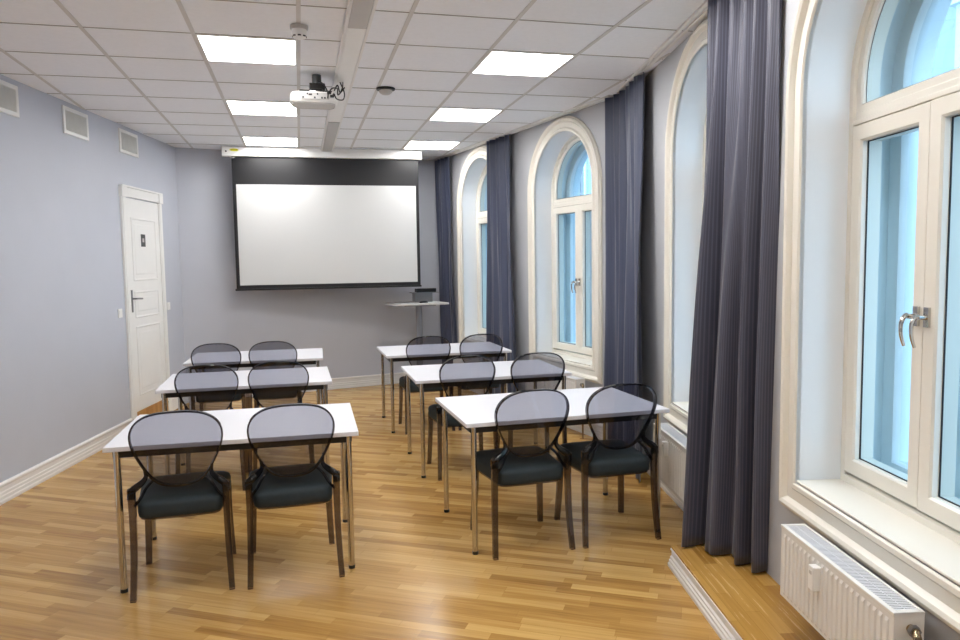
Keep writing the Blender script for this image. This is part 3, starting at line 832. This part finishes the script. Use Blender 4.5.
bm.faces.new(vs); st = obj('sticker', bm, M['yellow'], r)
bm = bmesh.new()
for k in range(5): sb(bm, -0.715 + k * 0.013, -0.708 + k * 0.013, 8.983, 8.9836, 2.928, 2.937)
obj('sticker_marks', bm, M['ink'], st)
bm = bmesh.new(); cyl(bm, (0, 0), 0.01, 0, 0.004, 14); bmesh.ops.transform(bm, matrix=Matrix.Translation((-0.775 - 0.335, 8.982 - 9.03, 2.915 - 2.86)) @ Matrix.Rotation(-PI / 2, 4, 'X'), verts=bm.verts[:]); obj('knob', bm, M['dark'], r)
bm = bmesh.new(); tube(bm, [(-0.76 - 0.335, 9.0 - 9.03, 0.004), (-0.72 - 0.335, 8.99 - 9.03, -0.02), (-0.68 - 0.335, 9.0 - 9.03, -0.012)], 0.004, 6); obj('cord', bm, M['greyp'], r, True)
tag(r, 'pull-down white projection screen with black border on the back wall', 'projection screen')

# ------------------------------------------------------------------ lectern table in the corner
r = empty('lectern_table', (1.46, 9.27, 0))
pl = catmull([(1.06, 9.42), (1.10, 9.14), (1.16, 8.97), (1.30, 8.94), (1.55, 9.02), (1.78, 9.02), (1.80, 9.12), (1.72, 9.45), (1.66, 9.58), (1.40, 9.54)], 5, True)
bm = bmesh.new(); ring_loft(bm, [[Vector((x - 1.46, y - 9.27, z)) for x, y in pl] for z in (1.083, 1.105)]); obj('tabletop', bm, M['lect'], r, bevel=0.003)
bm = bmesh.new(); cyl(bm, (0, 0), 0.042, 0.02, 1.06, 20); obj('column', bm, M['greymetal'], r, True, auto=40)
bm = bmesh.new(); box(bm, -0.2, 0.2, -0.12, 0.12, 1.06, 1.083); obj('support_plate', bm, M['steel'], r, bevel=0.004)
bm = bmesh.new(); lathe(bm, [(0.24, 0.001), (0.24, 0.01), (0.05, 0.024), (0.045, 0.03)], seg=32); obj('base', bm, M['steel'], r, True, auto=30)
tag(r, 'tall pale grey lectern table on one steel column in the far corner', 'table')
r = empty('equipment_box', (1.53, 9.40, 1.105), math.radians(8))
bm = bmesh.new(); box(bm, -0.12, 0.12, -0.06, 0.06, 0.0, 0.115); obj('case', bm, M['steel'], r, bevel=0.006)
bm = bmesh.new(); box(bm, -0.15, 0.20, -0.07, 0.07, 0.115, 0.124); obj('shelf_plate', bm, M['steel'], r)
bm = bmesh.new(); box(bm, -0.085, 0.17, -0.06, 0.06, 0.124, 0.172); obj('black_unit', bm, M['black'], r, bevel=0.004)
tag(r, 'small grey equipment box with a black unit on the lectern table', 'equipment')
bm = bmesh.new()
ring = [[Vector((0.06 * sc * math.cos(2 * PI * k / 20), 0.032 * sc * math.sin(2 * PI * k / 20), z)) for k in range(20)] for z, sc in ((0, 1), (0.01, 1.04), (0.022, 0.8), (0.028, 0.35))]
ring_loft(bm, ring)
o = obj('computer_mouse', bm, M['black'], None, True); o.location = (1.50, 9.12, 1.106); o.rotation_euler = (0, 0, 0.4)
tag(o, 'small black mouse lying at the front of the lectern table', 'mouse')

# ------------------------------------------------------------------ tables
TW, TD, TH = 1.225, 0.81, 0.745
def make_table():
    r = empty('classroom_table')
    w, d = TW / 2, TD / 2
    bm = bmesh.new(); box(bm, -w, w, -d, d, TH - 0.024, TH); obj('tabletop', bm, M['top'], r, bevel=0.003)
    bm = bmesh.new(); i = 0.045
    for a in (-1, 1):
        box(bm, -w + i, w - i, a * (d - i) - 0.012, a * (d - i) + 0.012, TH - 0.062, TH - 0.025)
        box(bm, a * (w - i) - 0.012, a * (w - i) + 0.012, -d + i, d - i, TH - 0.062, TH - 0.025)
    obj('under_frame', bm, M['frame'], r)
    for a in (-1, 1):
        for b in (-1, 1):
            x, y = a * (w - 0.052), b * (d - 0.045)
            bm = bmesh.new(); cyl(bm, (x, y), 0.0165, 0.016, TH - 0.0245, 16); lg = obj('leg', bm, M['chrome'], r, True, auto=40)
            bm = bmesh.new(); cyl(bm, (x, y), 0.0175, 0.0, 0.018, 16); obj('foot_cap', bm, M['black'], lg, True, auto=40)
    return r

def copy_tree(o, parent=None):
    c = o.copy(); C.objects.link(c)
    c.parent = parent
    for ch in list(o.children): copy_tree(ch, c)
    return c

tables = [(-0.338, 4.225, -0.7, 'white classroom table, front one of the left row'),
          (-0.408, 5.92, 0.5, 'white classroom table, middle one of the left row'),
          (-0.420, 7.345, -1.5, 'white classroom table, rear one of the left row by the door'),
          (1.445, 4.235, 1.6, 'white classroom table, front one of the right row'),
          (1.415, 5.73, 0, 'white classroom table, middle one of the right row'),
          (1.370, 7.26, 0.8, 'white classroom table, rear one of the right row by the curtains')]
t0 = make_table()
for i, (x, y, a, lb) in enumerate(tables):
    o = t0 if i == 0 else copy_tree(t0)
    o.location = (x, y, 0); o.rotation_euler = (0, 0, math.radians(a)); tag(o, lb, 'table', 'white classroom tables in two rows')

# ------------------------------------------------------------------ chairs
half = [(0, 0.925), (0.075, 0.921), (0.135, 0.905), (0.180, 0.874), (0.205, 0.832), (0.211, 0.785), (0.200, 0.73), (0.177, 0.675), (0.148, 0.62), (0.118, 0.578), (0.085, 0.553), (0.045, 0.541), (0, 0.538)]
def backy(x, z):
    """surface of the backrest: leans back with height, wraps forward at the sides"""
    return 0.055 - 0.095 * (z - 0.54) / 0.385 + 0.55 * x * x
def make_chair():
    r = empty('transparent_chair')
    full = half + [(-x, z) for x, z in half[-2:0:-1]]
    out = catmull(full, 4, True)
    n = len(out); cx, cz = 0.0, 0.74
    # panel
    bm = bmesh.new(); K = 7
    for sgn, off in ((1, 0.0),):
        layers = []
        for side in (-0.003, 0.003):
            rows = []
            for k in range(1, K + 1):
                f = k / K * 0.985
                rows.append([bm.verts.new((cx + (x - cx) * f, backy(cx + (x - cx) * f, cz + (z - cz) * f) + side, cz + (z - cz) * f)) for x, z in out])
            c = bm.verts.new((cx, backy(cx, cz) + side, cz))
            for j in range(n): bm.faces.new((c, rows[0][j], rows[0][(j + 1) % n]))
            for k in range(K - 1):
                for j in range(n): bm.faces.new((rows[k][j], rows[k][(j + 1) % n], rows[k + 1][(j + 1) % n], rows[k + 1][j]))
            layers.append(rows[-1])
        for j in range(n): bm.faces.new((layers[0][j], layers[0][(j + 1) % n], layers[1][(j + 1) % n], layers[1][j]))
    obj('backrest', bm, M['smoke'], r, True, auto=50)
    # rim: closed band round the outline
    bm = bmesh.new(); rings = []
    for i in range(n):
        x, z = out[i]; xa, za = out[i - 1]; xb, zb_ = out[(i + 1) % n]
        t = Vector((xb - xa, 0, zb_ - za)).normalized(); nn = Vector((t.z, 0, -t.x))
        if nn.dot(Vector((x - cx, 0, z - cz))) < 0: nn = -nn
        p = Vector((x, backy(x, z), z))
        rings.append([p + nn * a + Vector((0, b, 0)) for a, b in ((0.003, -0.013), (0.003, 0.011), (-0.005, 0.013), (-0.007, 0.0), (-0.005, -0.015))])
    ring_loft(bm, rings, loop=True)
    obj('back_rim', bm, M['smoke_rim'], r, True, auto=50)
    # links from the back down and out to the rear legs
    for s in (-1, 1):
        bm = bmesh.new()
        P = [(0.155, backy(0.155, 0.64), 0.635), (0.150, 0.045, 0.60), (0.165, 0.04, 0.575), (0.190, 0.036, 0.555), (0.213, 0.030, 0.535), (0.217, 0.028, 0.50)]
        pts = [Vector((s * p[0], p[1], p[2])) for p in catmull(P, 4)]
        k = len(pts)
        tube(bm, pts, [(0.006 + 0.011 * min(1, i / (k * 0.6)), 0.010 + 0.010 * min(1, i / (k * 0.6))) for i in range(k)], flat='sq')
        P = [(0.12, backy(0.12, 0.58), 0.575), (0.15, 0.04, 0.545), (0.175, 0.035, 0.50), (0.205, 0.04, 0.46)]
        pts = [Vector((s * p[0], p[1], p[2])) for p in catmull(P, 4)]
        tube(bm, pts, [(0.006, 0.009)] * len(pts), flat='sq')
        obj('back_support', bm, M['smoke_rim'], r, True, auto=50)
    # seat frame (clear shell) and cushion
    def seatring(sc, z, rear=0.0, dz=0.0):
        P = [(0.19, 0.035), (0.205, 0.16), (0.222, 0.34), (0.222, 0.45), (0.17, 0.492), (0.0, 0.505), (-0.17, 0.492), (-0.222, 0.45), (-0.222, 0.34), (-0.205, 0.16), (-0.19, 0.035), (-0.10, 0.012), (0.10, 0.012)]
        q = catmull(P, 4, True)
        return [Vector((x * sc, 0.26 + (y - 0.26) * sc, z - dz * (x / 0.2) ** 2)) for x, y in q]
    bm = bmesh.new(); ring_loft(bm, [seatring(0.93, 0.385), seatring(0.95, 0.39), seatring(0.955, 0.415), seatring(0.9, 0.418)]); obj('seat', bm, M['smoke_leg'], r, True, auto=40)
    bm = bmesh.new(); ring_loft(bm, [seatring(0.94, 0.395), seatring(0.97, 0.40), seatring(0.985, 0.42), seatring(0.99, 0.455), seatring(0.97, 0.472), seatring(0.9, 0.482), seatring(0.6, 0.487)])
    obj('cushion', bm, M['cushion'], r, True, auto=60)
    # legs
    for s in (-1, 1):
        bm = bmesh.new()
        pts = catmull([(s * 0.217, 0.030, 0.545), (s * 0.215, 0.036, 0.43), (s * 0.218, 0.030, 0.22), (s * 0.227, 0.0, 0.0)], 5)
        k = len(pts); tube(bm, [Vector(p) for p in pts], [(0.0175 - 0.004 * i / k, 0.021 - 0.006 * i / k) for i in range(k)], flat='sq')
        obj('leg', bm, M['smoke_leg'], r, True, auto=40)
        bm = bmesh.new()
        pts = catmull([(s * 0.205, 0.445, 0.42), (s * 0.207, 0.450, 0.25), (s * 0.218, 0.472, 0.0)], 5)
        k = len(pts); tube(bm, [Vector(p) for p in pts], [(0.019 - 0.004 * i / k, 0.02 - 0.005 * i / k) for i in range(k)], flat='sq')
        obj('leg', bm, M['smoke_leg'], r, True, auto=40)
    return r
chairs = [(-0.607, 3.752, 3, 'smoked transparent chair with oval back, left seat at the front left table'),
          (-0.066, 3.752, 2.8, 'smoked transparent chair with oval back, right seat at the front left table'),
          (-0.662, 5.43, 0, 'smoked transparent chair with oval back, left seat at the middle left table'),
          (-0.173, 5.45, 0, 'smoked transparent chair with oval back, right seat at the middle left table'),
          (-0.750, 6.885, -1, 'smoked transparent chair with oval back, left seat at the rear left table'),
          (-0.260, 6.875, -2, 'smoked transparent chair with oval back, right seat at the rear left table'),
          (1.209, 3.765, 3, 'smoked transparent chair with oval back, left seat at the front right table'),
          (1.740, 3.778, 1.2, 'smoked transparent chair with oval back, right seat at the front right table'),
          (1.186, 5.268, 1, 'smoked transparent chair with oval back, left seat at the middle right table'),
          (1.735, 5.268, -1, 'smoked transparent chair with oval back, right seat at the middle right table'),
          (1.155, 6.795, 1, 'smoked transparent chair with oval back, left seat at the rear right table'),
          (1.670, 6.80, 1, 'smoked transparent chair with oval back, right seat at the rear right table')]
c0 = make_chair()
for i, (x, y, a, lb) in enumerate(chairs):
    o = c0 if i == 0 else copy_tree(c0)
    o.location = (x, y, 0); o.rotation_euler = (0, 0, math.radians(a)); tag(o, lb, 'chair', 'smoked transparent chairs at the tables')

# ------------------------------------------------------------------ outside: building across the street
FX = 11.0; GZ = -5.0
r = empty('street_building', (FX, 14, GZ))
bm = bmesh.new()
def fb(bm, y0, y1, z0, z1, d0, d1): box(bm, -d1, -d0, y0 - 14, y1 - 14, z0 - GZ, z1 - GZ)
fb(bm, -8, 60, GZ, 14.5, -0.5, 0.0)
obj('wall', bm, M['facade'], r)
bmf, bmw = bmesh.new(), bmesh.new()
for fl in range(-1, 5):
    zb_ = 0.4 + fl * 3.4
    y = -6.5
    fb(bmf, -8, 60, zb_ - 0.75, zb_ - 0.5, 0.0, 0.18); fb(bmf, -8, 60, zb_ - 0.5, zb_ - 0.42, 0.0, 0.26)
    while y < 58:
        if zb_ + 2.1 < 14:
            fb(bmf, y - 0.2, y + 1.4, zb_ - 0.15, zb_, 0, 0.16)
            fb(bmf, y - 0.2, y, zb_, zb_ + 2.0, 0, 0.08); fb(bmf, y + 1.2, y + 1.4, zb_, zb_ + 2.0, 0, 0.08)
            fb(bmf, y - 0.28, y + 1.48, zb_ + 2.0, zb_ + 2.25, 0, 0.2)
            fb(bmw, y, y + 1.2, zb_, zb_ + 2.0, 0.0, 0.02)
            fb(bmf, y + 0.56, y + 0.64, zb_, zb_ + 2.0, 0.0, 0.05); fb(bmf, y, y + 1.2, zb_ + 1.4, zb_ + 1.47, 0.0, 0.05)
        y += 2.6
fb(bmf, -8, 60, 14.0, 14.6, 0, 0.5)
obj('mouldings', bmf, M['facade2'], r); obj('windows', bmw, M['facwin'], r)
tag(r, 'pale townhouse across the street seen through the arched windows', 'building')
bm = bmesh.new(); box(bm, 2.0, 40, -30, 90, GZ - 0.1, GZ); o = obj('ground', bm, M['street']); struct(o, 'street outside the windows')

# ------------------------------------------------------------------ light
w = D.worlds.new('World'); bpy.context.scene.world = w; w.use_nodes = True; nt = w.node_tree
bg = nt.nodes['Background']
tc = nt.nodes.new('ShaderNodeTexCoord'); sx = nt.nodes.new('ShaderNodeSeparateXYZ'); nt.links.new(tc.outputs['Generated'], sx.inputs[0])
rp = nt.nodes.new('ShaderNodeValToRGB'); nt.links.new(sx.outputs['Z'], rp.inputs['Fac'])
rp.color_ramp.elements[0].position = 0.0; rp.color_ramp.elements[0].color = (0.80, 0.90, 1.0, 1)
rp.color_ramp.elements[1].position = 0.8; rp.color_ramp.elements[1].color = (0.72, 0.86, 1.0, 1)
nt.links.new(rp.outputs[0], bg.inputs['Color']); bg.inputs['Strength'].default_value = 2.6
for n in WC:
    F_, c = WC[n]
    ld = D.lights.new('window_portal', 'AREA'); ld.shape = 'RECTANGLE'; ld.size = 1.15; ld.size_y = 2.3
    ld.cycles.is_portal = True
    lo = D.objects.new('window_portal', ld); C.objects.link(lo)
    z = Vector((F_.n.x, F_.n.y, 0)); x = Vector((F_.d.x, F_.d.y, 0)); y_ = z.cross(x)
    mm = Matrix((x, y_, z)).transposed().to_4x4(); mm.translation = F_.at(c, 0.53, 1.73)
    lo.matrix_world = mm

sc = bpy.context.scene
sc.view_settings.view_transform = 'Standard'
sc.view_settings.look = 'None'
sc.view_settings.exposure = 1.0
sc.cycles.max_bounces = 10; sc.cycles.diffuse_bounces = 5; sc.cycles.transparent_max_bounces = 24; sc.cycles.glossy_bounces = 4
sc.cycles.sample_clamp_indirect = 6.0
sc.cycles.use_denoising = True
